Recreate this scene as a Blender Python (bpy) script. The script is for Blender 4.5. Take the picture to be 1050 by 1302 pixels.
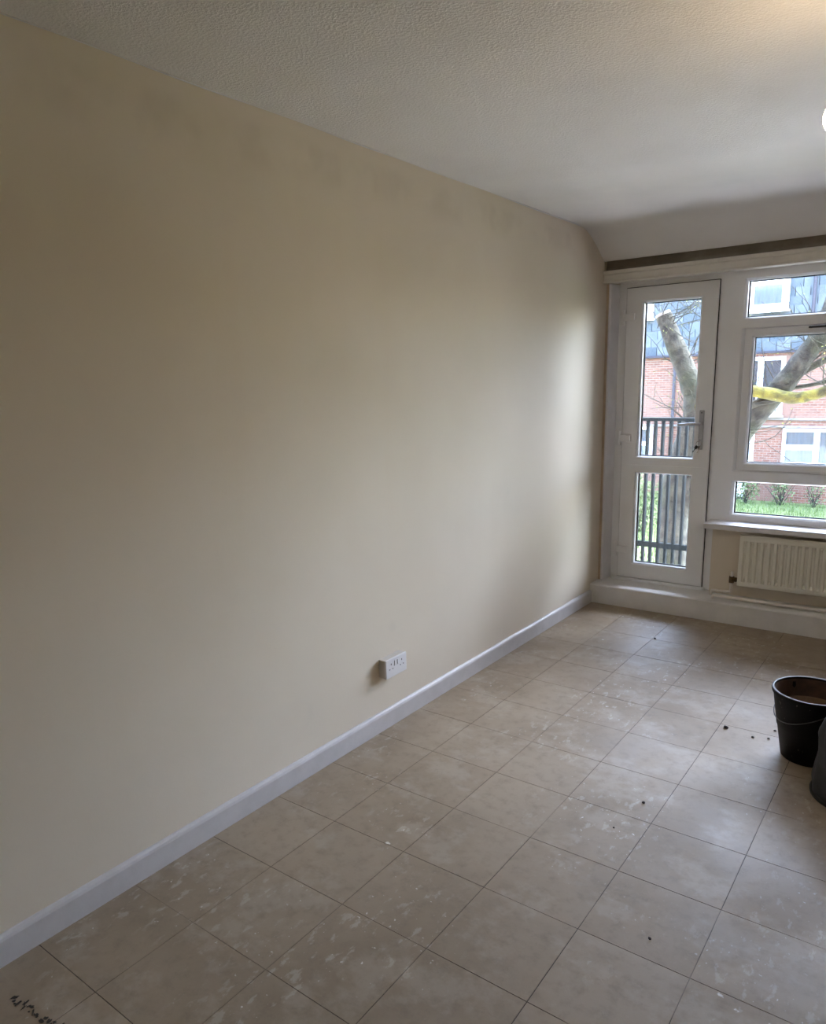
import bpy, bmesh, math, random
from mathutils import Vector, Matrix, noise
random.seed(7)
S = bpy.context.scene
COL = S.collection
for o in list(bpy.data.objects): bpy.data.objects.remove(o)

# ---------------------------------------------------------------- camera
cam_d = bpy.data.cameras.new('camera'); cam = bpy.data.objects.new('camera', cam_d); COL.objects.link(cam)
right = Vector((0.80003578, 0.59935586, -0.02674512)); up = Vector((-0.10685803, 0.18621938, 0.97667994)); fwd = Vector((-0.5903593, 0.77852097, -0.21302816))
M = Matrix((right, up, -fwd)).transposed().to_4x4(); M.translation = Vector((1.92370, -1.39192, 1.50673)); cam.matrix_world = M
cam_d.sensor_fit = 'VERTICAL'; cam_d.sensor_height = 36.0
cam_d.lens = 934.289 / 1302 * 36.0
cam_d.shift_x = 12.877 / 1302; cam_d.shift_y = 40.193 / 1302
cam_d.clip_start = 0.05; cam_d.clip_end = 200
S.camera = cam

# ---------------------------------------------------------------- sky and exposure
W = bpy.data.worlds.new('overcast_sky'); S.world = W; W.use_nodes = True
bg = W.node_tree.nodes['Background']; bg.inputs[1].default_value = 0.48
sky = W.node_tree.nodes.new('ShaderNodeTexSky'); sky.sky_type = 'NISHITA'; sky.sun_disc = False      # hazy sky, veiled sun beyond the flats opposite
sky.sun_elevation = math.radians(60); sky.sun_rotation = math.radians(38); sky.air_density = 1.0; sky.dust_density = 4.0; sky.ozone_density = 1.0
hsv = W.node_tree.nodes.new('ShaderNodeHueSaturation'); hsv.inputs['Saturation'].default_value = 0.85
tint = W.node_tree.nodes.new('ShaderNodeMix'); tint.data_type = 'RGBA'; tint.blend_type = 'MULTIPLY'; tint.inputs[0].default_value = 1; tint.inputs[7].default_value = (.90, .965, 1.10, 1)
W.node_tree.links.new(sky.outputs[0], hsv.inputs['Color']); W.node_tree.links.new(hsv.outputs[0], tint.inputs[6]); W.node_tree.links.new(tint.outputs[2], bg.inputs[0])
S.view_settings.view_transform = 'Standard'; S.view_settings.look = 'None'; S.view_settings.gamma = 1.0
S.view_settings.use_curve_mapping = False; S.view_settings.exposure = 3.42
S.cycles.use_denoising = True; S.cycles.max_bounces = 6; S.cycles.diffuse_bounces = 5; S.cycles.use_adaptive_sampling = True; S.cycles.adaptive_threshold = .05; S.cycles.glossy_bounces = 3; S.cycles.transparent_max_bounces = 16
S.cycles.sample_clamp_indirect = 8.0; S.cycles.caustics_reflective = False; S.cycles.caustics_refractive = False
BULB = 6.5

# ---------------------------------------------------------------- materials
def srgb(r, g, b):
    f = lambda c: c / 12.92 if c <= 0.04045 else ((c + 0.055) / 1.055) ** 2.4
    return (f(r), f(g), f(b), 1)
def nt(name):
    m = bpy.data.materials.new(name); m.use_nodes = True
    t = m.node_tree; return m, t, t.nodes['Principled BSDF']
def N(t, kind, **kw):
    n = t.nodes.new(kind)
    for k, v in kw.items():
        if k.startswith('i_'):
            key = k[2:]; key = int(key) if key.isdigit() else key
            n.inputs[key].default_value = v
        else: setattr(n, k, v)
    return n
def mixc(t, fac, a, b, bt='MIX'):
    n = N(t, 'ShaderNodeMix', data_type='RGBA', blend_type=bt)
    for sock, v in ((n.inputs[0], fac), (n.inputs[6], a), (n.inputs[7], b)):
        if hasattr(v, 'is_output'): t.links.new(v, sock)
        else: sock.default_value = v
    return n.outputs[2]
def ramp(t, src, a, b, smooth=True):
    n = N(t, 'ShaderNodeMapRange', clamp=True)
    if smooth: n.interpolation_type = 'SMOOTHSTEP'
    n.inputs[1].default_value = a; n.inputs[2].default_value = b
    t.links.new(src, n.inputs[0]); return n.outputs[0]
def mul(t, a, b, op='MULTIPLY'):
    n = N(t, 'ShaderNodeMath', operation=op)
    for s, v in zip(n.inputs, (a, b)):
        if hasattr(v, 'is_output'): t.links.new(v, s)
        else: s.default_value = v
    return n.outputs[0]
def noise_n(t, scale, detail=3, vec=None, rough=0.55):
    n = N(t, 'ShaderNodeTexNoise'); n.inputs['Scale'].default_value = scale; n.inputs['Detail'].default_value = detail; n.inputs['Roughness'].default_value = rough
    if vec is not None: t.links.new(vec, n.inputs['Vector'])
    return n.outputs[0]
def pos(t, scale=None):
    g = N(t, 'ShaderNodeNewGeometry').outputs['Position']
    if scale:
        m = N(t, 'ShaderNodeMapping'); m.inputs['Scale'].default_value = scale; t.links.new(g, m.inputs[0]); return m.outputs[0]
    return g
def bump(t, b, h, strength, dist=0.002):
    n = N(t, 'ShaderNodeBump'); n.inputs['Strength'].default_value = strength; n.inputs['Distance'].default_value = dist
    t.links.new(h, n.inputs['Height']); t.links.new(n.outputs[0], b.inputs['Normal'])
def plain(name, col, rough=0.5, metal=0.0, var=0.0, vscale=8, bmp=0.0, bscale=200, spec=None):
    m, t, b = nt(name); b.inputs['Roughness'].default_value = rough; b.inputs['Metallic'].default_value = metal
    if spec is not None: b.inputs['Specular IOR Level'].default_value = spec
    p = pos(t)
    if var:
        dark = tuple(c * (1 - var) for c in col[:3]) + (1,)
        t.links.new(mixc(t, ramp(t, noise_n(t, vscale, 4, p), 0.3, 0.7), dark, col), b.inputs['Base Color'])
    else: b.inputs['Base Color'].default_value = col
    if bmp: bump(t, b, noise_n(t, bscale, 3, p), bmp)
    return m
MAT = {}
MAT['skirting'] = plain('skirting_paint', srgb(.80, .785, .785), .4, var=.08, vscale=14, bmp=.15, bscale=60)
MAT['white_gloss'] = plain('white_gloss_paint', srgb(.90, .895, .905), .35, var=.06, vscale=14, bmp=.15, bscale=60)
MAT['plinth'] = plain('plinth_white_paint', srgb(.92, .91, .90), .4, var=.10, vscale=9, bmp=.15, bscale=50)
MAT['upvc'] = plain('white_upvc', srgb(.945, .945, .95), .3)
MAT['cream_gloss'] = plain('cream_gloss_paint', srgb(.92, .90, .865), .35, var=.06, vscale=12)
MAT['tan'] = plain('tan_jamb_strip', srgb(.80, .72, .62), .7, var=.15, vscale=10)
MAT['gasket'] = plain('black_gasket', srgb(.08, .09, .11), .6)
MAT['radiator'] = plain('radiator_enamel', srgb(.945, .935, .89), .35)
MAT['pipe'] = plain('painted_pipe', srgb(.93, .90, .87), .4, var=.1, vscale=20)
MAT['brass'] = plain('tarnished_brass', srgb(.42, .34, .22), .5, .6, var=.5, vscale=60)
MAT['steel'] = plain('satin_steel', srgb(.72, .72, .73), .4, .35)
MAT['chrome'] = plain('bright_steel', srgb(.85, .85, .85), .2, .9)
MAT['black_plastic'] = plain('black_plastic', srgb(.05, .05, .055), .4)
MAT['socket'] = plain('socket_plastic', srgb(.90, .89, .89), .35)
MAT['socket_box'] = plain('pattress_plastic', srgb(.80, .77, .74), .45)
MAT['hole'] = plain('socket_hole', srgb(.06, .06, .06), .7)
MAT['rail'] = plain('dark_painted_steel', srgb(.13, .155, .17), .9, var=.2, vscale=30, spec=.05)
MAT['concrete'] = plain('weathered_concrete', srgb(.55, .53, .51), .9, var=.25, vscale=5)
MAT['far_white'] = plain('far_white_frame', srgb(.93, .93, .93), .5)
MAT['far_curtain'] = plain('far_net_curtain', srgb(.50, .57, .63), .9)
MAT['drain'] = plain('dark_drainpipe', srgb(.25, .24, .27), .6)
MAT['fascia'] = plain('dark_eave_board', srgb(.22, .21, .24), .8)
MAT['dark_room'] = plain('dark_interior', srgb(.27, .33, .38), .9)
MAT['cord'] = plain('white_flex', srgb(.85, .84, .82), .5)

def wall_mat():
    m, t, b = nt('cream_emulsion'); p = pos(t)
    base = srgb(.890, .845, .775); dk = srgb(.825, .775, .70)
    c = mixc(t, ramp(t, noise_n(t, 1.3, 3, p), .35, .7), base, srgb(.873, .825, .752))
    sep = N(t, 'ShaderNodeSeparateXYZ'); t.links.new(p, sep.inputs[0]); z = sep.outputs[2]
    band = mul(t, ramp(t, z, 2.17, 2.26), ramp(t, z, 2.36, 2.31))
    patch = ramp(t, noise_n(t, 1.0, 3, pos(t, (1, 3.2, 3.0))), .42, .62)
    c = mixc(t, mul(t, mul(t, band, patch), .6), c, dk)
    streak = ramp(t, noise_n(t, 2.0, 2, pos(t, (1, 3.0, .25))), .5, .75)
    c = mixc(t, mul(t, streak, .35), c, srgb(.877, .826, .75))
    scuff = ramp(t, noise_n(t, 3.1, 2, p), .70, .78)
    c = mixc(t, mul(t, scuff, .25), c, srgb(.80, .76, .70))
    t.links.new(c, b.inputs['Base Color']); b.inputs['Roughness'].default_value = .62
    b.inputs['Specular IOR Level'].default_value = .3
    bump(t, b, noise_n(t, 90, 3, p), .12, .002); return m
def ceil_mat():
    m, t, b = nt('artex_ceiling'); p = pos(t)
    n1 = ramp(t, noise_n(t, 105, 3, p), .40, .64); n2 = noise_n(t, 40, 3, p)
    sep = N(t, 'ShaderNodeSeparateXYZ'); t.links.new(p, sep.inputs[0])
    h = mul(t, n1, mul(t, n2, .6), 'ADD')
    h = mul(t, h, ramp(t, sep.outputs[1], 2.6, 1.2))
    c = mixc(t, ramp(t, noise_n(t, 2.2, 3, p), .35, .7), srgb(.945, .935, .925), srgb(.92, .91, .90))
    t.links.new(c, b.inputs['Base Color']); b.inputs['Roughness'].default_value = .8
    bump(t, b, h, .42, .003); return m
def tile_mat():
    m, t, b = nt('worn_vinyl_tile'); p = pos(t)
    rnd = N(t, 'ShaderNodeObjectInfo').outputs['Random']
    base = mixc(t, rnd, srgb(.625, .56, .48), srgb(.65, .588, .51))
    big = ramp(t, noise_n(t, 1.7, 4, p), .38, .66)
    c = mixc(t, mul(t, big, .55), base, srgb(.515, .45, .375))
    film = ramp(t, noise_n(t, 3.3, 6, pos(t, (1.0, 1.15, 1)), .65), .50, .62)
    c = mixc(t, mul(t, film, .40), c, srgb(.71, .66, .595))
    fine = noise_n(t, 22, 5, p, .7)
    c = mixc(t, mul(t, ramp(t, fine, .45, .75), .45), c, srgb(.475, .43, .375))
    # clumps of spattered emulsion
    zone = ramp(t, noise_n(t, 2.0, 2, pos(t, (1, .9, 1))), .46, .62)
    sp = ramp(t, noise_n(t, 21, 4, pos(t, (1.5, .75, 1)), .62), .565, .645)
    c = mixc(t, mul(t, mul(t, sp, zone), .33), c, srgb(.81, .78, .73))
    sp2 = ramp(t, noise_n(t, 46, 2, p, .6), .685, .73)
    c = mixc(t, mul(t, mul(t, sp2, zone), .8), c, srgb(.89, .87, .835))
    v = N(t, 'ShaderNodeTexVoronoi', feature='F1'); v.inputs['Scale'].default_value = 3.6; t.links.new(p, v.inputs['Vector'])
    dots = ramp(t, mul(t, v.outputs['Distance'], mul(t, noise_n(t, 60, 2, p), .09), 'ADD'), .078, .062)
    c = mixc(t, mul(t, dots, .8), c, srgb(.90, .885, .85))
    t.links.new(c, b.inputs['Base Color'])
    r = ramp(t, noise_n(t, 2.6, 5, p, .65), .3, .7)
    rr = N(t, 'ShaderNodeMapRange'); rr.inputs[3].default_value = .44; rr.inputs[4].default_value = .62; t.links.new(r, rr.inputs[0])
    t.links.new(rr.outputs[0], b.inputs['Roughness']); b.inputs['Specular IOR Level'].default_value = .30
    bump(t, b, mul(t, fine, mul(t, sp, .7), 'ADD'), .12, .002); return m
def joint_mat():
    m, t, b = nt('dirty_joint'); p = pos(t)
    c = mixc(t, ramp(t, noise_n(t, 2.1, 3, p), .47, .60), srgb(.17, .145, .125), srgb(.55, .50, .44))
    t.links.new(c, b.inputs['Base Color']); b.inputs['Roughness'].default_value = .8; return m
def glass_mat():
    m, t, b = nt('clear_glass'); t.nodes.remove(b); out = t.nodes['Material Output']
    tr = N(t, 'ShaderNodeBsdfTransparent'); tr.inputs[0].default_value = (.96, .98, .97, 1)
    gl = N(t, 'ShaderNodeBsdfGlossy'); gl.inputs['Roughness'].default_value = .02
    fr = N(t, 'ShaderNodeFresnel'); fr.inputs[0].default_value = 1.45
    mx = N(t, 'ShaderNodeMixShader'); t.links.new(fr.outputs[0], mx.inputs[0]); t.links.new(tr.outputs[0], mx.inputs[1]); t.links.new(gl.outputs[0], mx.inputs[2])
    t.links.new(mx.outputs[0], out.inputs[0]); return m
def brick_mat():
    m, t, b = nt('red_brick'); g = pos(t)
    sep = N(t, 'ShaderNodeSeparateXYZ'); t.links.new(g, sep.inputs[0])
    cmb = N(t, 'ShaderNodeCombineXYZ'); t.links.new(mul(t, sep.outputs[0], sep.outputs[1], 'ADD'), cmb.inputs[0]); t.links.new(sep.outputs[2], cmb.inputs[1])
    br = N(t, 'ShaderNodeTexBrick'); br.inputs['Scale'].default_value = 1; br.inputs['Brick Width'].default_value = .225; br.inputs['Row Height'].default_value = .078
    br.inputs['Mortar Size'].default_value = .008; br.inputs['Color1'].default_value = srgb(.52, .355, .285); br.inputs['Color2'].default_value = srgb(.42, .28, .23); br.inputs['Mortar'].default_value = srgb(.55, .51, .46)
    t.links.new(cmb.outputs[0], br.inputs['Vector'])
    c = mixc(t, ramp(t, noise_n(t, 1.1, 4, g), .4, .75), br.outputs[0], srgb(.51, .40, .35))
    t.links.new(c, b.inputs['Base Color']); b.inputs['Roughness'].default_value = .9
    bump(t, b, br.outputs['Fac'], .3, -.01); return m
def slate_mat():
    m, t, b = nt('blue_grey_slate'); rnd = N(t, 'ShaderNodeObjectInfo').outputs['Random']
    c = mixc(t, rnd, srgb(.29, .33, .36), srgb(.44, .465, .49)); c = mixc(t, mul(t, ramp(t, noise_n(t, 5, 4, pos(t)), .3, .7), .5), c, srgb(.34, .37, .39))
    t.links.new(c, b.inputs['Base Color']); b.inputs['Roughness'].default_value = .75; b.inputs['Specular IOR Level'].default_value = .2; return m
def grass_mat(name, a, bcol, sc=3):
    m, t, b = nt(name); p = pos(t)
    c = mixc(t, ramp(t, noise_n(t, sc, 5, p, .7), .35, .68), a, bcol)
    t.links.new(c, b.inputs['Base Color']); b.inputs['Roughness'].default_value = .85; return m
def bark_mat(name, a, bcol, c3):
    m, t, b = nt(name); p = pos(t)
    n1 = noise_n(t, 9, 5, p, .7); n2 = noise_n(t, 2.3, 3, p)
    c = mixc(t, ramp(t, n1, .35, .65), a, bcol); c = mixc(t, mul(t, ramp(t, n2, .45, .65), .6), c, c3)
    t.links.new(c, b.inputs['Base Color']); b.inputs['Roughness'].default_value = .95; bump(t, b, n1, 1.0, .04); return m
def bucket_mat():
    m, t, b = nt('splashed_black_rubber'); p = pos(t)
    s = ramp(t, noise_n(t, 60, 2, pos(t, (1, 1, .55)), .6), .69, .72)
    c = mixc(t, mul(t, s, .6), srgb(.028, .028, .032), srgb(.42, .40, .37))
    t.links.new(c, b.inputs['Base Color']); b.inputs['Roughness'].default_value = .6; b.inputs['Specular IOR Level'].default_value = .25; return m
MAT['wall'] = wall_mat(); MAT['ceiling'] = ceil_mat(); MAT['tile'] = tile_mat(); MAT['joint'] = joint_mat(); MAT['glass'] = glass_mat()
MAT['brick'] = brick_mat(); MAT['slate'] = slate_mat()
MAT['grass'] = grass_mat('lawn_grass', srgb(.28, .34, .19), srgb(.38, .43, .26))
MAT['blade'] = grass_mat('grass_blade', srgb(.27, .36, .17), srgb(.42, .48, .28), 6)
MAT['leaf'] = grass_mat('shrub_leaf', srgb(.26, .32, .19), srgb(.45, .50, .33), 8)
MAT['bud'] = grass_mat('spring_bud', srgb(.42, .48, .20), srgb(.52, .56, .28), 8)
MAT['bark'] = bark_mat('grey_green_bark', srgb(.10, .105, .09), srgb(.255, .26, .225), srgb(.16, .19, .115))
MAT['moss'] = bark_mat('mossy_bark', srgb(.22, .22, .11), srgb(.44, .43, .17), srgb(.20, .195, .13))
MAT['bark_cut'] = plain('sawn_pale_wood', srgb(.50, .49, .45), .9, var=.15)
MAT['bucket'] = bucket_mat()
MAT['bucket_in'] = plain('brown_residue', srgb(.34, .255, .20), .6, var=.45, vscale=25)
MAT['slurry'] = plain('brown_slurry', srgb(.47, .38, .30), .35, var=.25, vscale=18)
MAT['dust_rim'] = plain('dusty_rim', srgb(.52, .50, .475), .6, var=.45, vscale=35)
MAT['wire'] = plain('galvanised_wire', srgb(.30, .30, .31), .55, .3)
MAT['sack'] = plain('grey_woven_sack', srgb(.23, .235, .25), .75, var=.4, vscale=14, bmp=.4, bscale=120)
MAT['sack_base'] = plain('black_sack_seam', srgb(.06, .06, .065), .6)
MAT['tar'] = plain('black_adhesive', srgb(.24, .22, .205), .8, var=.4, vscale=70)
MAT['crumb'] = plain('dark_crumb', srgb(.16, .13, .11), .9)

# ---------------------------------------------------------------- helpers
def link(name, me, m=None, parent=None):
    o = bpy.data.objects.new(name, me); COL.objects.link(o)
    if me is not None and m is not None and not me.materials: me.materials.append(MAT[m] if isinstance(m, str) else m)
    if parent: o.parent = parent
    return o
def tag(o, label, cat=None, group=None, kind=None):
    if label: o['label'] = label
    if cat: o['category'] = cat
    if group: o['group'] = group
    if kind: o['kind'] = kind
    return o
def empty(name, loc=(0, 0, 0)):
    o = bpy.data.objects.new(name, None); COL.objects.link(o); o.location = loc; o.empty_display_size = .1; return o
class MB:
    def __init__(s): s.bm = bmesh.new()
    def box(s, x0, x1, y0, y1, z0, z1, bev=0.0, mi=0):
        r = bmesh.ops.create_cube(s.bm, size=1.0); vs = r['verts']
        for v in vs: v.co = Vector((x0 + (v.co.x + .5) * (x1 - x0), y0 + (v.co.y + .5) * (y1 - y0), z0 + (v.co.z + .5) * (z1 - z0)))
        if bev:
            es = list({e for v in vs for e in v.link_edges})
            bmesh.ops.bevel(s.bm, geom=es, offset=bev, segments=2, affect='EDGES', profile=.5)
        return s
    def loops(s, loops, close_u=True, close_v=False, cap=False):
        L = [[s.bm.verts.new(p) for p in lp] for lp in loops]; n = len(L[0])
        rng = range(len(L) if close_v else len(L) - 1)
        for i in rng:
            a, b = L[i], L[(i + 1) % len(L)]
            for k in range(n if close_u else n - 1):
                try: s.bm.faces.new((a[k], a[(k + 1) % n], b[(k + 1) % n], b[k]))
                except ValueError: pass
        if cap:
            s.bm.faces.new(list(reversed(L[0]))); s.bm.faces.new(L[-1])
        return s
    def ring(s, x0, x1, z0, z1, w, prof):
        # w = (left, right, bottom, top) widths; prof = [(t 0..1, y)] closed profile
        lp = []
        for t, y in prof:
            a, b, c, d = x0 + w[0] * t, x1 - w[1] * t, z0 + w[2] * t, z1 - w[3] * t
            lp.append([(a, y, c), (b, y, c), (b, y, d), (a, y, d)])
        return s.loops(lp, True, True)
    def extrude(s, prof, axis, a, b):
        # prof = [(p, q)] closed polygon, extruded along axis from a to b
        f = {'x': lambda p, q, t: (t, p, q), 'y': lambda p, q, t: (p, t, q), 'z': lambda p, q, t: (p, q, t)}[axis]
        return s.loops([[f(p, q, a) for p, q in prof], [f(p, q, b) for p, q in prof]], True, False, True)
    def tube(s, pts, r, n=10, cap=True):
        pts = [Vector(p) for p in pts]; rs = r if isinstance(r, (list, tuple)) else [r] * len(pts)
        L = []; ref = None
        for i, p in enumerate(pts):
            d = (pts[min(i + 1, len(pts) - 1)] - pts[max(i - 1, 0)]).normalized()
            if ref is None: ref = d.orthogonal().normalized()
            ref = (ref - d * ref.dot(d)).normalized(); q = d.cross(ref)
            L.append([p + (ref * math.cos(2 * math.pi * k / n) + q * math.sin(2 * math.pi * k / n)) * rs[i] for k in range(n)])
        return s.loops(L, True, False, cap)
    def lathe(s, prof, n=40, c=(0, 0, 0), closed=False):
        return s.loops([[(c[0] + r * math.cos(2 * math.pi * k / n), c[1] + r * math.sin(2 * math.pi * k / n), c[2] + z) for k in range(n)] for r, z in prof], True, closed)
    def mesh(s, name, smooth=False):
        bmesh.ops.remove_doubles(s.bm, verts=s.bm.verts, dist=1e-6)
        bmesh.ops.recalc_face_normals(s.bm, faces=s.bm.faces)
        me = bpy.data.meshes.new(name); s.bm.to_mesh(me); s.bm.free()
        if smooth:
            for p in me.polygons: p.use_smooth = True
            try: me.set_sharp_from_angle(angle=math.radians(40))
            except Exception: pass
        return me
    def build(s, name, m, parent=None, smooth=False): return link(name, s.mesh(name, smooth), m, parent)
def arc(c, r, a0, a1, n, u, v):
    c, u, v = Vector(c), Vector(u), Vector(v)
    return [c + (u * math.cos(a0 + (a1 - a0) * k / n) + v * math.sin(a0 + (a1 - a0) * k / n)) * r for k in range(n + 1)]
def spline(pts, n=6):
    P = [Vector(p) for p in pts]; P = [P[0] * 2 - P[1]] + P + [P[-1] * 2 - P[-2]]; out = []
    for i in range(1, len(P) - 2):
        a, b, c, d = P[i - 1:i + 3]
        for k in range(n):
            t = k / n
            out.append(.5 * ((2 * b) + (c - a) * t + (2 * a - 5 * b + 4 * c - d) * t * t + (3 * b - a - 3 * c + d) * t ** 3))
    out.append(P[-2]); return out

XR, YB, H = 3.30, -2.60, 2.391          # right wall, back wall, ceiling height
TS, X0 = .305, .300                     # floor tile pitch, first joint from the left wall

# ---------------------------------------------------------------- room shell
fl = MB().box(-.12, XR + .12, YB - .12, 3.62, -.12, -.0015).build('floor', 'joint')
tag(fl, 'floor of square beige vinyl tiles spattered with paint', 'floor', kind='structure')
def tile_mesh(w, d):
    g = .0011; mb = MB(); mb.box(g, w - g, g, d - g, -.0017, 0)
    return mb.mesh('tile')
cache = {}
xs = [0.0] + [X0 + TS * i for i in range(10)] + [XR]
ys = [YB] + [TS * j for j in range(-8, 11)] + [3.257]
for i in range(len(xs) - 1):
    for j in range(len(ys) - 1):
        w, d = xs[i + 1] - xs[i], ys[j + 1] - ys[j]
        if w < .02 or d < .02: continue
        key = (round(w, 4), round(d, 4))
        if key not in cache:
            me = tile_mesh(w, d); me.materials.append(MAT['tile']); cache[key] = me
        o = link('floor_tile', cache[key], None, fl); o.location = (xs[i], ys[j], random.uniform(-.0003, .0003))
tag(MB().box(-.12, 0, YB - .12, 3.62, -.002, 2.6).build('wall_left', 'wall'), 'long bare cream painted wall on the left', 'wall', kind='structure')
tag(MB().box(XR, XR + .12, YB - .12, 3.62, -.002, 2.6).build('wall_right', 'wall'), 'cream painted wall on the right side', 'wall', kind='structure')
tag(MB().box(0, XR, YB - .12, YB, -.002, 2.6).build('wall_back', 'wall'), 'cream painted wall behind the viewer', 'wall', kind='structure')
wf = MB()
wf.box(.725, XR, 3.47, 3.62, .0, .567); wf.box(2.62, XR, 3.47, 3.62, .567, 2.095); wf.box(0, XR, 3.50, 3.62, 2.105, 2.6); wf.box(0, .725, 3.50, 3.62, .0, .129); wf.box(0, .050, 3.501, 3.62, .129, 2.105)
tag(wf.build('wall_far', 'wall'), 'far wall with balcony door, window and radiator niche', 'wall', kind='structure')
prof = [(YB, H), (2.80, H), (2.90, H - .001), (2.98, H - .005), (3.05, 2.376), (3.11, 2.356), (3.17, 2.328), (3.24, 2.289), (3.34, 2.228), (3.346, 2.226), (3.352, 2.230), (3.352, 2.285), (3.50, 2.285), (3.50, 2.6), (YB, 2.6)]
tag(MB().extrude(prof, 'x', 0, XR).build('ceiling', 'ceiling', smooth=True), 'white stippled ceiling sloping down above the window', 'ceiling', kind='structure')
# ragged white paint bead where wall meets ceiling
mb = MB(); pts = []
lp = []
for k in range(0, 220):
    y = -1.6 + k * .0208; wv = max(0.0, .0028 + .0034 * noise.noise((y * 2.3, .3, 0))) 
    lp.append([(-.001, y, H + .001), (.0008 + wv * .3, y, H - wv * 1.2), (-.001, y, H - wv * 1.4 - .0005)])
mb.loops(lp, True); tag(mb.build('trim_1', 'white_gloss'), 'thin ragged white paint edge between cream wall and ceiling', 'trim', kind='structure')
# skirting
def skirt(name, label, fn):
    prof = [(0, 0), (.016, 0), (.016, .072), (.013, .080), (.006, .086), (0, .087)]
    mb = MB(); fn(mb, prof); return tag(mb.build(name, 'skirting'), label, 'skirting', kind='structure')
skirt('baseboard_left', 'white skirting board along the left cream wall', lambda mb, p: mb.extrude([(a, c) for a, c in p], 'y', YB, 3.257))
skirt('baseboard_right', 'white skirting board along the right wall', lambda mb, p: mb.extrude([(XR - a, c) for a, c in p], 'y', YB, 3.257))
skirt('baseboard_back', 'white skirting board along the back wall', lambda mb, p: mb.extrude([(YB + a, c) for a, c in p], 'x', .017, XR - .017))
# plinth step below door and radiator
pl = MB().extrude([(3.257, 0), (3.257, .121), (3.261, .127), (3.267, .129), (3.50, .129), (3.50, 0)], 'x', 0, .725)
pl.extrude([(3.257, 0), (3.257, .121), (3.261, .127), (3.267, .129), (3.47, .129), (3.47, 0)], 'x', .725, XR)
tag(pl.build('trim_2', 'plinth'), 'low white painted plinth step below balcony door and radiator', 'plinth', kind='structure')
# timber head over door and window, with beads
hd = MB().extrude([(3.348, 2.108), (3.336, 2.106), (3.334, 2.099), (3.338, 2.093), (3.352, 2.093), (3.37, 2.098), (3.50, 2.104), (3.50, 2.170), (3.340, 2.170), (3.334, 2.166), (3.334, 2.148), (3.342, 2.145), (3.348, 2.143)], 'x', 0, XR)
h3 = tag(hd.build('trim_3', 'cream_gloss'), 'cream painted timber head board above door and window', 'trim', kind='structure')
MAT['recess'] = plain('recess_shade_brown', srgb(.62, .58, .53), .9, var=.3, vscale=6)  # added liner, its brown colour paints the shaded band above the head
MB().extrude([(3.353, 2.1705), (3.375, 2.178), (3.388, 2.195), (3.392, 2.225), (3.392, 2.284), (3.499, 2.284), (3.499, 2.1705)], 'x', .0005, XR - .001).build('recess_shade_liner', 'recess', h3)
jb = empty('trim_4', (0, 3.39, .129)); tag(jb, 'white timber jamb lining between left wall and balcony door', 'trim', kind='structure')
def loc_parent(o, p):
    o.parent = p; o.matrix_parent_inverse = Matrix.Translation(-Vector(p.location)); return o
def part(mb, name, m, p, smooth=False):
    o = mb.build(name, m, None, smooth); return loc_parent(o, p)
part(MB().box(0, .017, 3.396, 3.50, .129, 2.093), 'wall_strip', 'tan', jb)  # tan coloured strip between wall and jamb board
part(MB().extrude([(.017, 3.398), (.019, 3.390), (.030, 3.388), (.034, 3.394), (.040, 3.44), (.050, 3.50), (.017, 3.50)], 'z', .129, 2.095), 'jamb_board', 'white_gloss', jb)

# ---------------------------------------------------------------- balcony door
D = empty('door_1', (.40, 3.50, .129)); tag(D, 'white plastic balcony door with two glass panes', 'door', kind='structure')
YF, YK = 3.50, 3.57
part(MB().ring(.050, .690, .130, 2.104, (.055, .020, .020, .037), [(0, YF), (.85, YF), (1, YF + .008), (1, YK), (0, YK)]), 'door_frame', 'upvc', D)
lp_ = [(0, 3.487), (0, 3.484), (.03, 3.482), (.90, 3.482), (1, 3.497), (1, 3.548), (0, 3.548)]
lf = MB(); lf.ring(.104, .671, .932, 2.066, (.111, .104, .056, .095), lp_); lf.ring(.104, .671, .150, .932, (.108, .108, .107, .056), lp_)
part(lf, 'leaf_frame', 'upvc', D)
part(MB().ring(.0995, .6755, .1455, 2.0705, (.03,) * 4, [(0, 3.4945), (1, 3.4945), (1, 3.499), (0, 3.499)]), 'leaf_seal', 'gasket', D)
def pane(P, x0, x1, z0, z1, yc, nm='pane'):
    p = part(MB().box(x0, x1, yc, yc + .004, z0, z1), nm, 'glass', P)
    g = MB().ring(x0, x1, z0, z1, (.006,) * 4, [(0, yc - .012), (1, yc - .010), (1, yc - .001), (0, yc - .001)]).build('gasket', 'gasket'); g.parent = p
    return p
def subpart(mb, name, m, p, smooth=False):
    o = mb.build(name, m, None, smooth); o.parent = p; return o
pane(D, .215, .567, .988, 1.971, 3.543); pane(D, .212, .563, .257, .876, 3.543)
for zc in (1.886, 1.108, .346):
    h = part(MB().box(.098, .166, 3.458, 3.483, zc - .022, zc + .022, .003), 'hinge', 'upvc', D)
    subpart(MB().tube([(.092, 3.466, zc - .046), (.092, 3.466, zc + .046)], .0105, 12), 'hinge_pin', 'upvc', h, True)
hn = part(MB().box(.600, .630, 3.472, 3.483, 1.045, 1.292, .004), 'handle_plate', 'steel', D)
subpart(MB().tube([(.615, 3.474, 1.208), (.615, 3.430, 1.208)], .009, 12), 'handle_spindle', 'steel', hn, True)
subpart(MB().tube(spline([(.619, 3.430, 1.208), (.60, 3.426, 1.209), (.54, 3.424, 1.206), (.485, 3.428, 1.201)], 5), [.010] * 6 + [.009] * 5 + [.0085] * 5, 10), 'handle_lever', 'steel', hn, True)
subpart(MB().tube([(.615, 3.473, 1.105), (.615, 3.462, 1.105)], .009, 14), 'lock_cylinder', 'steel', hn, True)
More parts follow.
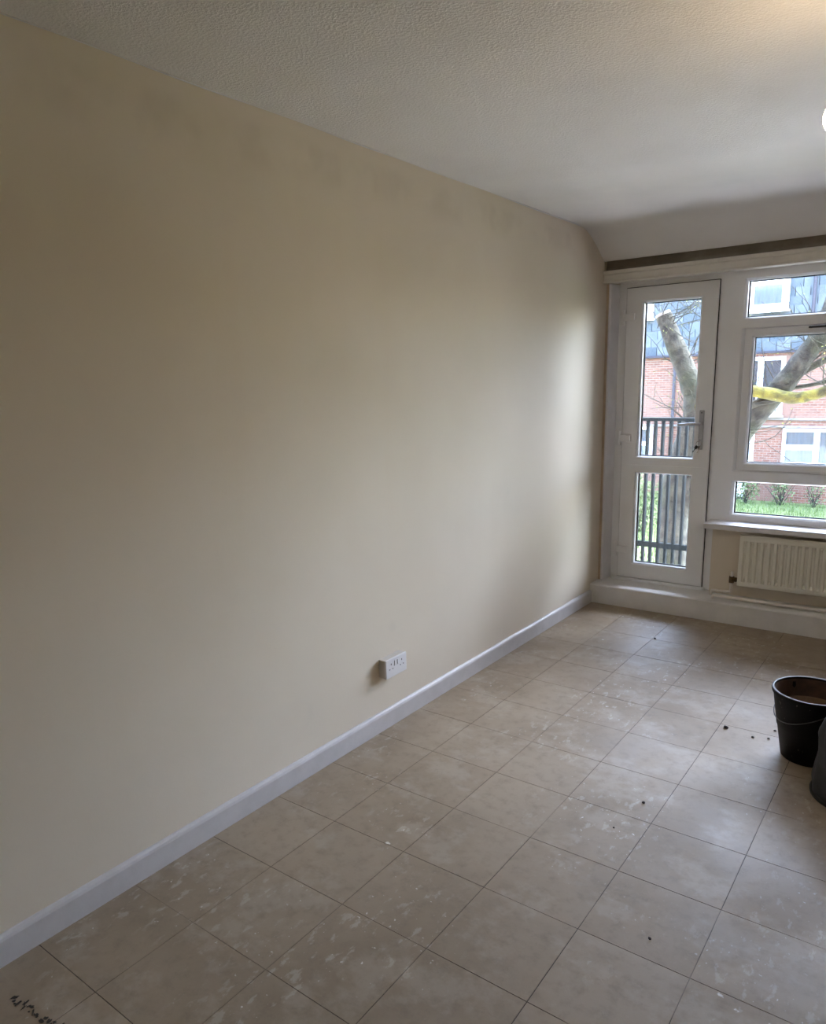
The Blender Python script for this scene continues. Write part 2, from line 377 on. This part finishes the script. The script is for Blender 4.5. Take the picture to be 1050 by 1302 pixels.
for zc in (1.062, 1.276): subpart(MB().tube([(.615, 3.473, zc), (.615, 3.470, zc)], .0035, 8), 'screw', 'gasket', hn)
part(MB().box(.07, .688, 3.462, 3.50, .129, .146, .004), 'threshold', 'upvc', D)
# key bunch hanging in the lock
K = empty('key_bunch', (.615, 3.458, 1.06)); tag(K, 'small bunch of keys hanging from the balcony door lock', 'keys')
part(MB().box(.6135, .6165, 3.438, 3.461, 1.097, 1.113, .001), 'lock_key', 'chrome', K)
part(MB().tube(arc((.615, 3.444, 1.085), .016, 0, 2 * math.pi, 20, (1, 0, 0), (0, 0, 1)), .0016, 6, False), 'key_ring', 'chrome', K, True)
for dx, tilt, m in ((-.004, -.55, 'black_plastic'), (.004, -.35, 'chrome')):
    a = Vector((math.sin(tilt), 0, -math.cos(tilt))); p0 = Vector((.615 + dx * 2, 3.442 + dx, 1.072))
    kk = MB(); kk.tube([p0, p0 + a * .020], .009, 8); kk.tube([p0 + a * .018, p0 + a * .050], .0035, 6)
    part(kk, 'key', m, K)

# ---------------------------------------------------------------- window
WN = empty('window_1', (1.65, 3.50, .60)); tag(WN, 'white plastic window with opening sash between fixed lights', 'window', kind='structure')
fr_ = [(0, YF), (.80, YF), (1, YF + .018), (1, YK), (0, YK)]
def frame(nm, x0, x1, z0, z1, w): return part(MB().ring(x0, x1, z0, z1, w, fr_), nm, 'upvc', WN)
xm, xe = 1.70, 2.62
# mullion beside door + frames: each light has its own frame ring, all flush
part(MB().box(.690, .750, YF, YK, .129, 2.104), 'corner_post', 'upvc', WN)
for a, b in ((.750, xm), (xm, xe)):
    wl, wr = (.076, .045) if a < 1 else (.045, .076)
    frame('top_light_frame', a, b, 1.795, 2.104, (wl, wr, .042, .057)); pane(WN, a + wl, b - wr, 1.837, 2.047, 3.564)
    frame('low_light_frame', a, b, .602, .885, (wl, wr, .044, .037)); pane(WN, a + wl, b - wr, .646, .848, 3.564)
    frame('middle_light_frame', a, b, .885, 1.795, (wl, wr, .038, .026))
    sx0, sx1, sz0, sz1 = a + wl, b - wr, .923, 1.769
    sh = part(MB().ring(sx0 + .002, sx1 - .002, sz0 + .002, sz1 - .002, (.053, .053, .046, .047), [(0, 3.516), (.05, 3.506), (.80, 3.506), (1, 3.522), (1, 3.56), (0, 3.56)]), 'sash', 'upvc', WN)
    p = MB().box(sx0 + .054, sx1 - .054, 3.555, 3.559, sz0 + .047, sz1 - .048).build('pane', 'glass'); p.parent = sh
    g = MB().ring(sx0 + .054, sx1 - .054, sz0 + .047, sz1 - .048, (.006,) * 4, [(0, 3.543), (1, 3.545), (1, 3.554), (0, 3.554)]).build('gasket', 'gasket'); g.parent = sh
part(MB().box(1.168, 1.330, 3.488, 3.506, 1.753, 1.764, .003), 'window_stay', 'black_plastic', WN)
part(MB().box(1.245, 1.40, 3.490, 3.506, .921, .928, .002), 'sash_stay_arm', 'upvc', WN)
sl = MB().extrude([(3.340, .572), (3.340, .598), (3.344, .602), (3.50, .604), (3.50, .568), (3.344, .568)], 'x', .700, 2.68)
part(sl, 'window_sill', 'white_gloss', WN)

# ---------------------------------------------------------------- radiator and pipes
R = empty('radiator', (1.40, 3.40, .129)); tag(R, 'white ribbed panel radiator under the window sill', 'radiator')
rx0, rx1, rz0, rz1 = .908, 1.908, .215, .537
nr = 26; pitch = (rx1 - rx0 - .03) / nr
lp = []
def rib(x):
    u = (x - rx0 - .015) / pitch
    if u < 0 or u > nr: return 0.0
    f = u - math.floor(u); d = min(max((abs(f - .5) - .16) / .14, 0), 1); return (1 - d) * .018
zs = [(rz0, .0, -.004), (rz0 + .006, .0, 0), (rz0 + .030, 0.0, 0), (rz0 + .048, 1, 0), (rz1 - .052, 1, 0), (rz1 - .034, 0, 0), (rz1 - .006, 0, 0), (rz1, 0, -.004)]
xs_ = [rx0, rx0 + .003, rx0 + .015]
for k in range(nr):
    for f in (.06, .2, .34, .5, .66, .8, .94): xs_.append(rx0 + .015 + (k + f) * pitch)
xs_ += [rx1 - .015, rx1 - .003, rx1]
mb = MB(); grid = [[(x, 3.385 + rib(x) * t - s + (.003 if (k in (0, len(xs_) - 1)) else 0), z) for k, x in enumerate(xs_)] for z, t, s in zs]
grid = [[(rx, 3.42, rz0 + .002) for rx, _, _ in grid[0]]] + grid + [[(rx, 3.42, rz1 - .002) for rx, _, _ in grid[0]]]
mb.loops(grid, False, False)
mb.box(rx0 + .001, rx1 - .001, 3.4045, 3.425, rz0 + .003, rz1 - .003)
part(mb, 'front_panel', 'radiator', R, True)
part(MB().box(rx0 - .001, rx1 + .001, 3.381, 3.392, rz1 - .003, rz1 + .005, .002), 'top_seam', 'radiator', R)
for x in (1.05, 1.75): part(MB().box(x, x + .03, 3.425, 3.47, .25, .50), 'wall_bracket', 'radiator', R)
vl = part(MB().tube([(.910, 3.412, .246), (.870, 3.412, .246)], .009, 12).tube([(.871, 3.412, .224), (.871, 3.412, .264)], .0155, 12).tube([(.884, 3.412, .246), (.900, 3.412, .246)], .016, 6), 'valve', 'brass', R, True)
subpart(MB().lathe([(.0, .0), (.0085, .0), (.0085, .028), (.006, .034), (.0, .035)], 14, (.871, 3.412, .262)), 'valve_cap', 'pipe', vl, True)
def elbow_path(pts, r=.02, n=5):
    P = [Vector(p) for p in pts]; out = [P[0]]
    for i in range(1, len(P) - 1):
        a = (P[i - 1] - P[i]).normalized(); b = (P[i + 1] - P[i]).normalized()
        p0, p1 = P[i] + a * r, P[i] + b * r
        for k in range(n + 1):
            t = k / n; out.append(p0 * (1 - t) ** 2 + P[i] * 2 * t * (1 - t) + p1 * t * t)
    out.append(P[-1]); return out
o = MB().tube(elbow_path([(.871, 3.412, .225), (.871, 3.412, .162), (.752, 3.412, .158), (.752, 3.408, .129)], .014), .0095, 12).build('heating_pipe', 'pipe', None, True)
tag(o, 'short white painted pipe dropping from the radiator valve', 'pipe')
PP = empty('heating_pipe', (1.3, 3.335, .129)); tag(PP, 'long white painted pipe running along the plinth under the radiator', 'pipe')
part(MB().tube(elbow_path([(.782, 3.335, .126), (.784, 3.335, .1475), (1.05, 3.335, .1465), (2.0, 3.335, .1465), (2.0, 3.335, .126)], .014), .0100, 12), 'pipe_run', 'pipe', PP, True)
part(MB().tube([(1.066, 3.335, .1465), (1.088, 3.335, .1465)], .0130, 14), 'pipe_coupling', 'pipe', PP, True)

# ---------------------------------------------------------------- socket on left wall
SK = empty('wall_socket', (0, 1.02, .29)); tag(SK, 'white double wall socket on the cream wall above the skirting', 'socket')
part(MB().box(0, .034, .946, 1.090, .249, .331, .002), 'back_box', 'socket_box', SK)
fp = part(MB().box(.034, .043, .944, 1.092, .247, .333, .003), 'faceplate', 'socket', SK)
for yc in (.980, 1.056):
    for dy, dz, w, h in ((0, .018, .004, .008), (-.011, -.004, .006, .004), (.011, -.004, .006, .004)):
        subpart(MB().box(.0425, .0434, yc + dy - w / 2, yc + dy + w / 2, .290 + dz - h / 2, .290 + dz + h / 2), 'pin_hole', 'hole', fp)
for yc in (1.008, 1.028):
    s_ = MB().box(.043, .0462, yc - .006, yc + .006, .297, .320, .001); subpart(s_, 'rocker_switch', 'socket', fp)
    subpart(MB().box(.0425, .0436, yc - .007, yc + .007, .2955, .297), 'switch_gap', 'hole', fp)

# ---------------------------------------------------------------- pendant lamp
L = empty('pendant_lamp', (1.60, .765, H)); tag(L, 'lit bare bulb hanging from the ceiling at the right edge', 'lamp')
lx, ly, lz = 1.620, .776, 2.098
part(MB().lathe([(.0, -.030), (.036, -.030), (.045, -.006), (.045, 0), (0, 0)], 28, (lx, ly, H)), 'ceiling_rose', 'cord', L, True)
part(MB().tube([(lx, ly, H - .03), (lx, ly, lz + .085)], .003, 8), 'flex', 'cord', L)
part(MB().lathe([(.0, .09), (.012, .09), (.018, .075), (.018, .045), (.0, .045)], 20, (lx, ly, lz)), 'lamp_holder', 'cord', L, True)
bm_, t_, b_ = nt('warm_bulb'); b_.inputs['Base Color'].default_value = (1, .9, .75, 1); b_.inputs['Emission Color'].default_value = (1, .74, .45, 1); b_.inputs['Emission Strength'].default_value = BULB
part(MB().lathe([(.0, -.040)] + [(.040 * math.cos(a), .040 * math.sin(a)) for a in [math.radians(d) for d in range(-75, 46, 12)]] + [(.018, .044), (.016, .05), (0, .05)], 28, (lx, ly, lz)), 'bulb', bm_, L, True)

# ---------------------------------------------------------------- bucket
bx, by = 1.5705, 1.716
B = empty('bucket', (bx, by, 0)); tag(B, 'black builders bucket with brown residue and wire handle', 'bucket')
rt, rb_, bh = .1405, .096, .286
rad = lambda z: rb_ + (rt - rb_) * z / bh
part(MB().lathe([(0, .0005), (rb_ - .006, .0005), (rb_, .006), (rad(.13), .13), (rad(.13) + .003, .133), (rt, bh - .012), (rt - .0035, bh - .012), (rad(.02) - .004, .02), (0, .02)], 56, (bx, by, 0)), 'bucket_body', 'bucket', B, True)
rm = part(MB().lathe([(rt - .004, bh - .018), (rt + .004, bh - .016), (rt + .0055, bh - .008), (rt + .004, bh - .001), (rt - .002, bh - .0005), (rt - .0050, bh - .006)], 56, (bx, by, 0), True), 'rim', 'bucket', B, True)
subpart(MB().lathe([(rt + .0045, bh - .0022), (rt + .003, bh - .0002), (rt - .001, bh + .0006), (rt - .0035, bh - .0005), (rt - .001, bh - .002)], 56, (bx, by, 0), True), 'rim_dust', 'dust_rim', rm, True)
part(MB().lathe([(rt - .0058, bh - .008), (rad(.16) - .0045, .16), (rad(.08) - .0045, .08)], 56, (bx, by, 0)), 'inner_lining', 'bucket_in', B, True)
part(MB().lathe([(rad(.205) - .0050, .208), (.05, .204), (0, .203)], 48, (bx, by, 0)), 'slurry', 'slurry', B, True)
ax = Vector((.62, -.78, 0)).normalized(); sd = Vector((-.78, -.62, 0)).normalized()
zl = bh - .035
hp = []
for k in range(25):
    a = math.pi * k / 24; c = math.cos(a); s_ = math.sin(a)
    zz = zl - .085 * s_; rr = rad(zz) + .0075
    q = (ax * c + sd * s_) * rr
    hp.append((bx + q.x, by + q.y, zz))
part(MB().tube(hp, .0019, 8), 'wire_handle', 'wire', B, True)
for s_ in (1, -1):
    q = ax * s_ * (rad(zl) + .004); part(MB().lathe([(0, -.016), (.009, -.016), (.012, 0), (.009, .016), (0, .016)], 12, (bx + q.x, by + q.y, zl)), 'handle_lug', 'bucket', B, True)

# ---------------------------------------------------------------- rubble sack
SKx, SKy = 1.772, 1.482
K2 = empty('rubble_sack', (SKx, SKy, 0)); tag(K2, 'crumpled dark grey rubble sack standing beside the bucket', 'sack')
def sack_r(a, z):
    base = .150 if z < .03 else .150 - .030 * min((z - .03) / .16, 1) + .012 * math.sin(min(z, .5) * 9)
    k_ = min(max((z - .33) / .11, 0), 1); base = base * (1 - k_ * k_ * (3 - 2 * k_)) + (.034 + max(0, z - .44) * .6) * k_ * k_ * (3 - 2 * k_)
    fold = .008 * math.sin(a * 9 + z * 22) + .016 * noise.noise((math.cos(a) * 2, math.sin(a) * 2, z * 11))
    return base + fold * min(1, z / .05) * (1 if z < .36 else .55)
lp = []
for z in [0.001, .004, .012] + [.02 + .02 * k for k in range(26)]:
    zz = min(z, .5); inset = .02 if z < .003 else (.006 if z < .01 else 0)
    lp.append([(SKx + (sack_r(a, zz) - inset) * math.cos(a), SKy + (sack_r(a, zz) - inset) * math.sin(a), z + (.012 * math.sin(a * 5) if z > .48 else 0)) for a in [2 * math.pi * k / 72 for k in range(72)]])
part(MB().loops(lp, True, False, True), 'sack_body', 'sack', K2, True)
part(MB().lathe([(.147, .0008), (.156, .003), (.157, .012), (.152, .018), (.146, .016)], 60, (SKx, SKy, 0), True), 'base_seam', 'sack_base', K2, True)

# ---------------------------------------------------------------- crumbs and adhesive on the floor
def crumb(x, y, r, label):
    bm = bmesh.new(); bmesh.ops.create_icosphere(bm, subdivisions=1, radius=r)
    for v in bm.verts:
        n_ = noise.noise(v.co * (3 / r) + Vector((x * 9, y * 7, 0))); v.co *= 1 + .45 * n_; v.co.z *= .55
    zmin = min(v.co.z for v in bm.verts)
    for v in bm.verts: v.co.z -= zmin
    me = bpy.data.meshes.new('plaster_crumb'); bm.to_mesh(me); bm.free()
    o = link('plaster_crumb', me, 'crumb'); o.location = (x, y, .0004); tag(o, label, 'debris', 'crumbs of debris on the floor tiles')
crumb(1.245, 1.797, .010, 'largest dark crumb on the pale tile left of the bucket')
crumb(1.359, 1.769, .006, 'dark crumb halfway between the largest crumb and the bucket')
crumb(1.416, 1.790, .006, 'dark crumb close to the lower left side of the bucket')
crumb(1.423, 1.881, .007, 'dark crumb right beside the left side of the bucket')
crumb(1.152, 1.021, .007, 'single dark crumb alone in the middle of the floor')
crumb(1.120, .818, .004, 'tiny dark crumb on the middle tiles nearest the lone crumb')
crumb(1.392, .378, .005, 'dark crumb on the tiles towards the lower right')
crumb(.62, 2.75, .008, 'dark crumb on the floor near the plinth step')
ad = empty('adhesive_smear', (.22, -.735, .0004)); tag(ad, 'black jagged adhesive smear on the floor by the bottom left corner', 'smear')
for k in range(24):
    t = k / 23; x = .150 + .19 * t + random.uniform(-.006, .006); y = -.744 + .02 * t + random.uniform(-.008, .008)
    n_ = 11; ra, rb2 = random.uniform(.003, .011), random.uniform(.002, .006); ph = random.uniform(0, 3)
    pr_ = []
    for q in range(n_):
        a_ = 2 * math.pi * q / n_; w_ = random.uniform(.45, 1.25); u_, v_ = ra * w_ * math.cos(a_), rb2 * w_ * math.sin(a_)
        pr_.append((x + u_ * math.cos(ph) - v_ * math.sin(ph), y + u_ * math.sin(ph) + v_ * math.cos(ph)))
    part(MB().loops([[(a_, b_, .0002) for a_, b_ in pr_], [(a_, b_, .0009 + .00002 * k) for a_, b_ in pr_]], True, False, True), 'smear_flake', 'tar', ad)

# ================================================================ outside
G = -2.62
# balcony
tag(MB().box(-.75, .70, 3.625, 4.30, -.16, -.01, .01).build('balcony_slab', 'concrete'), 'small concrete balcony slab outside the door', 'balcony')
RL = empty('balcony_railing', (.1, 4.22, -.02)); tag(RL, 'dark metal balcony railing with upright flat bars', 'railing')
part(MB().box(-.60, .62, 4.195, 4.240, 1.180, 1.205, .003), 'top_rail', 'rail', RL)
part(MB().box(-.60, .62, 4.196, 4.236, .212, .252, .002), 'bottom_rail', 'rail', RL)
for s_, x in ((0, -.60), (1, .60)):
    part(MB().box(x, x + .02, 3.64, 4.22, 1.180, 1.203, .002), 'side_rail', 'rail', RL)
    part(MB().box(x, x + .03, 4.20, 4.23, -.012, 1.18, .002), 'post', 'rail', RL)
bar = MB().box(-.008, .008, -.020, .020, 0, 1.20).mesh('bar'); bar.materials.append(MAT['rail'])
x = -.545
while x < .58:
    o = link('bar', bar); o.location = (x, 4.217, -.018); loc_parent(o, RL); x += .0575
# lawn
MAT['bounce_tone'] = plain('pale_bounce_ground', srgb(.80, .79, .77), .9, var=.12, vscale=2)
tag(MB().box(-30, 20, 3.64, 13.0, G - .2, G).build('bounce_ground', 'bounce_tone'), 'added pale ground below the balcony bouncing light indoors', 'bounce_ground', kind='structure')  # pale ground added out of view to bounce daylight onto the ceiling
lawn = tag(MB().box(-30, 20, 13.0, 45, G - .2, G).build('lawn', 'grass'), 'green lawn between the flats', 'lawn', kind='structure')
bm = bmesh.new()
for k in range(9000):
    y = random.uniform(13, 24.6); x = 1.92 - (y + 1.39) * random.uniform(.12, .37)
    h = random.uniform(.06, .20); a = random.uniform(0, 6.28); w = .012
    d = Vector((math.cos(a), math.sin(a), 0)); b0 = Vector((x, y, G - .005)); tip = b0 + Vector((random.uniform(-.05, .05), random.uniform(-.05, .05), h))
    bm.faces.new([bm.verts.new(b0 - d * w), bm.verts.new(b0 + d * w), bm.verts.new(tip)])
me = bpy.data.meshes.new('long_grass'); bm.to_mesh(me); bm.free()
tag(link('long_grass', me, 'blade', lawn), 'tufts of long green grass', kind='stuff')

# ---- the block this flat belongs to
MAT['own_brick'] = MAT['brick']
ob = MB(); ob.box(-16, -.13, -5, 3.62, G, 6.2); ob.box(XR + .13, 16, -5, 3.62, G, 6.2); ob.box(-.13, XR + .13, -5, 3.62, 2.61, 6.2); ob.box(-.13, XR + .13, -5, 3.62, G, -.13)
tag(ob.build('wall_outer', 'brick'), 'brick outer walls of the block around the room', 'wall', kind='structure')
# ---- brick flats opposite
YW = 25.0
A = empty('brick_flats', (-3, YW, G)); tag(A, 'red brick block of flats with slate hung top storey', 'building')
part(MB().box(-17, 9, YW, YW + 8, G, 2.176), 'brick_wall', 'brick', A)
part(MB().box(-17, 9, YW + .10, YW + 7.9, 2.176, 6.2), 'upper_wall', 'fascia', A)
part(MB().box(-17.1, 9.1, YW - .12, YW + .12, 2.13, 2.20), 'eave_board', 'fascia', A)
part(MB().box(-17.3, 9.3, YW - .25, YW + 8.3, 6.2, 6.45), 'roof_slab', 'fascia', A)
for z0, z1 in ((.03, .105), (-.205, -.145)): part(MB().box(-17, 9, YW - .05, YW + .01, z0, z1), 'string_course', 'concrete', A)
# hung slates
SW, SE = .42, .265
sm = MB().box(-SW / 2 + .010, SW / 2 - .010, -.026, 0, -.03, SE + .02).mesh('slate'); sm.materials.append(MAT['slate'])
rest = MB()
for row in range(15):
    z = 2.215 + row * SE; off = (row % 2) * SW / 2
    for c in range(-38, 25):
        x = c * SW + off - .3
        if -8.6 < x < -.6 and row < 11:
            o = link('slate', sm); o.location = (x, YW + .075, z); o.rotation_euler = (math.radians(7 + random.uniform(-1, 1)), 0, random.uniform(-.012, .012)); loc_parent(o, A)
        elif -16.8 < x < 8.8:
            rest.box(x - SW / 2 + .006, x + SW / 2 - .006, YW + .055, YW + .075, z - .03, z + SE)
tag(part(rest, 'slate_field', 'slate', A), None, kind='stuff')
def far_window(x0, x1, z0, z1, yf, bars=(), trans=(), fw=.09, curtain=True, hung=False):
    w = part(MB().ring(x0, x1, z0, z1, (fw,) * 4, [(0, yf), (1, yf), (1, yf + .10), (0, yf + .10)]), 'window', 'far_white', A)
    for a, b in bars: subpart(MB().box(a, b, yf + .005, yf + .09, z0 + fw, z1 - fw), 'mullion', 'far_white', w)
    for a, b, c, d in trans: subpart(MB().box(a, b, yf + .005, yf + .09, c, d), 'transom', 'far_white', w)
    ed = [x0 + fw] + [e for ab in bars for e in ab] + [x1 - fw]
    for k in range(0, len(ed), 2): subpart(MB().box(ed[k], ed[k + 1], yf + .03, yf + .036, z0 + fw, z1 - fw), 'pane', 'glass', w)
    subpart(MB().box(x0 + .02, x1 - .02, yf + .085, yf + .095, z0 + .02, z1 - .02), 'dark_room', 'dark_room', w)
    if curtain:
        n_ = max(8, int((x1 - x0) * 26)); lp = []
        for zz in (z0 + .05, z1 - .05): lp.append([(x0 + fw * .5 + (x1 - x0 - fw) * k / n_, yf + .060 + .012 * math.sin(k * 1.35) + .006 * math.sin(k * .5), zz) for k in range(n_ + 1)])
        subpart(MB().loops(lp, False), 'curtain', 'far_curtain', w)
    subpart(MB().box(x0 - .06, x1 + .06, yf - .06, yf + .04, z0 - .06, z0), 'far_sill', 'far_white', w)
    return w
far_window(-3.97, -2.76, 3.44, 4.41, YW - .10, fw=.20)
far_window(-8.35, -6.96, 3.46, 4.41, YW - .10, fw=.20)
far_window(-3.76, -2.71, .18, 2.02, YW - .10, bars=((-3.50, -3.33),), fw=.11, curtain=False)
far_window(-2.62, -.55, -1.40, -.235, YW - .10, bars=((-1.72, -1.56),), trans=((-2.51, -1.72, -.90, -.74),), fw=.10)
far_window(-5.10, -3.46, -1.40, -.235, YW - .10, bars=((-4.35, -4.2),), fw=.12)
far_window(-8.20, -6.80, -1.40, -.235, YW - .10, bars=((-7.58, -7.44),), trans=((-7.44, -6.9, -.90, -.76),), fw=.10)
far_window(-11.2, -9.6, .6, 1.9, YW - .10, bars=((-10.5, -10.35),), fw=.10)
far_window(.6, 2.2, .6, 1.9, YW - .10, bars=((1.3, 1.45),), fw=.10)
# juliet rail on the tall window
jr = part(MB().box(-3.20, -2.72, YW - .16, YW - .13, .92, .95), 'juliet_rail', 'far_white', A)
for k in range(9): subpart(MB().box(-3.19 + k * .055, -3.175 + k * .055, YW - .155, YW - .135, .22, .92), 'baluster', 'far_white', jr)
subpart(MB().box(-3.20, -2.72, YW - .16, YW - .13, .20, .23), 'lower_bar', 'far_white', jr)
for x, z0, z1 in ((-6.14, G, 2.13), (-2.07, 2.22, 6.2), (-8.9, G, 2.13)):
    part(MB().tube([(x, YW - .05, z0), (x, YW - .05, z1)], .05, 10), 'drainpipe', 'drain', A, True)
mc = part(MB().box(-4.15, -3.63, YW - .16, YW, -2.50, -2.05, .01), 'meter_cabinet', 'far_white', A)
subpart(MB().box(-4.15, -3.63, YW - .15, YW, -2.60, -2.50), 'cabinet_base', 'fascia', mc)

# ---- tree outside the window
TR = empty('tree', (-1.15, 9.0, G)); tag(TR, 'old grey green tree with a sawn limb outside the window', 'tree')
def limb(pts, r0, r1, m, nm='branch', n=16, parent=None, sub=7, tag_=None, jit=.10):
    P = spline(pts, sub); k = len(P)
    rs = [(r0 + (r1 - r0) * i / (k - 1)) * (1 + jit * noise.noise((i * .37, r0 * 50, 1.7))) for i in range(k)]
    o = part(MB().tube(P, rs, n), nm, m, TR, True)
    if tag_: o['label'] = tag_
    return o
limb([(-1.10, 9, G - .02), (-1.15, 9, -1.9), (-1.17, 9, -1.0), (-1.17, 9, -.1), (-1.08, 9, .45), (-.97, 9, .85), (-.97, 9, 1.18), (-1.08, 8.98, 1.52), (-1.26, 8.96, 1.92), (-1.42, 8.94, 2.30)], .24, .105, 'bark', 'trunk', 20)
part(MB().tube([(-1.42, 8.94, 2.295), (-1.437, 8.938, 2.335)], [.104, .095], 20), 'sawn_end', 'bark_cut', TR)
limb([(-1.12, 9.02, -.35), (-.85, 9.0, .10), (-.43, 8.98, .655), (-.21, 8.96, .964), (.12, 8.95, 1.40), (.32, 8.95, 1.72), (.48, 8.95, 2.0), (.62, 9.0, 2.6), (.70, 9.1, 3.4)], .17, .09, 'bark')
limb([(-.97, 8.95, 1.05), (-.62, 8.84, 1.27), (-.28, 8.80, 1.295), (-.04, 8.80, 1.262), (.228, 8.80, 1.205), (.40, 8.80, 1.225), (.60, 8.80, 1.29), (1.1, 8.75, 1.55), (1.6, 8.7, 1.7)], .085, .055, 'moss', tag_='yellow green mossy branch')
limb([(-.98, 8.97, .85), (-.55, 8.88, 1.03), (-.28, 8.86, 1.10), (.0, 8.84, 1.185), (.14, 8.82, 1.22)], .065, .040, 'bark')
limb([(.16, 8.97, 1.45), (.40, 9.0, 1.58), (.70, 9.05, 1.74), (1.1, 9.1, 1.85)], .055, .03, 'bark')
limb([(.05, 9.0, 1.30), (.25, 9.0, 1.33), (.60, 9.0, 1.40), (1.0, 9.0, 1.55)], .030, .018, 'bark')
limb([(-1.05, 9.1, .6), (-.98, 9.35, 1.5), (-.96, 9.5, 2.3), (-.98, 9.6, 3.3)], .075, .05, 'bark')
def twig_path(p, d, L, n=6, droop=.0):
    out = [Vector(p)]; d = Vector(d).normalized()
    for k in range(n):
        d = (d + Vector((random.uniform(-.3, .3), random.uniform(-.3, .3), random.uniform(-.2, .3) - droop))).normalized(); out.append(out[-1] + d * L / n)
    return out
tw = MB(); buds = MB(); anch = []
src = [((-.93, 9, .75), 8), ((-.95, 9.0, 1.1), 9), ((-1.15, 8.97, 1.7), 8), ((-1.38, 8.95, 2.2), 12), ((-.98, 9.5, 2.2), 10), ((0, 8.9, 1.2), 8), ((.35, 8.95, 1.75), 10), ((.55, 9.0, 1.8), 12), ((-.4, 8.98, .7), 8), ((.6, 8.8, 1.3), 6), ((-1.1, 9, .3), 8)]
for p, n_ in src:
    for k in range(n_):
        q = Vector(p) + Vector((random.uniform(-.1, .1), random.uniform(-.1, .1), random.uniform(-.12, .12)))
        P = twig_path(q, (random.uniform(-1, 1), random.uniform(-.7, .7), random.uniform(-.2, 1)), random.uniform(.5, 1.1))
        tw.tube(P, [.008 * (1 - .12 * i) for i in range(len(P))], 5)
        for j in (2, 4):
            P2 = twig_path(P[j], (random.uniform(-1, 1), random.uniform(-.6, .6), random.uniform(-.3, 1)), random.uniform(.2, .45), 4)
            tw.tube(P2, .0035, 4); anch += P2[2:]
        anch += P[3:]
part(tw, 'twigs', 'bark', TR)['kind'] = 'stuff'
def leaf(mb, p, s):
    a = Vector((random.uniform(-1, 1), random.uniform(-1, 1), random.uniform(-.5, 1))).normalized(); b = a.orthogonal().normalized()
    p = Vector(p); c = a.cross(b) * s * .15
    v = [mb.bm.verts.new(q) for q in (p, p + a * s * .5 + b * s * .3 + c, p + a * s, p + a * s * .5 - b * s * .3 + c)]
    mb.bm.faces.new(v)
for q in anch:
    if random.random() < .45: leaf(buds, q, random.uniform(.014, .034))
part(buds, 'leaf_buds', 'bud', TR)['kind'] = 'stuff'

# ---- shrubs
def shrub(x, y, h, r, n_, label, group='shrubs on the lawn', m='leaf'):
    o = empty('shrub', (x, y, G)); tag(o, label, 'shrub', group)
    st = MB(); fo = MB()
    for k in range(14):
        P = twig_path((x + random.uniform(-.15, .15) * r, y + random.uniform(-.15, .15), G - .01), (random.uniform(-1, 1) * r, random.uniform(-.6, .6) * r, 1.4), h * random.uniform(.7, 1.1), 6)
        st.tube(P, [.014 * (1 - .13 * i) for i in range(len(P))], 5)
    for k in range(n_):
        t = random.random() ** .7; a = random.uniform(0, 6.28); rr = r * math.sqrt(random.random()) * (1 - .45 * t)
        leaf(fo, (x + rr * math.cos(a), y + rr * .7 * math.sin(a), G + .05 + h * t), random.uniform(.06, .13))
    part(st, 'stems', 'bark', o); f = part(fo, 'foliage', m, o); f['kind'] = 'stuff'
shrub(-5.6, 19.2, 1.9, .75, 900, 'leafy shrub furthest left behind the balcony railing')
shrub(-4.75, 18.2, 1.3, .8, 800, 'low bushy shrub behind the middle of the railing')
shrub(-4.15, 21.6, 2.0, .7, 900, 'leafy shrub behind the railing, next to the tree trunk')
shrub(-3.45, 24.3, 1.15, .45, 420, 'scraggy shrub against the brick wall beside the white cabinet')
shrub(-2.45, 24.4, 1.2, .45, 300, 'sparse shrub against the brick wall below the ground floor window')
shrub(-1.5, 24.4, .9, .35, 120, 'thin small shrub against the brick wall at the right edge')
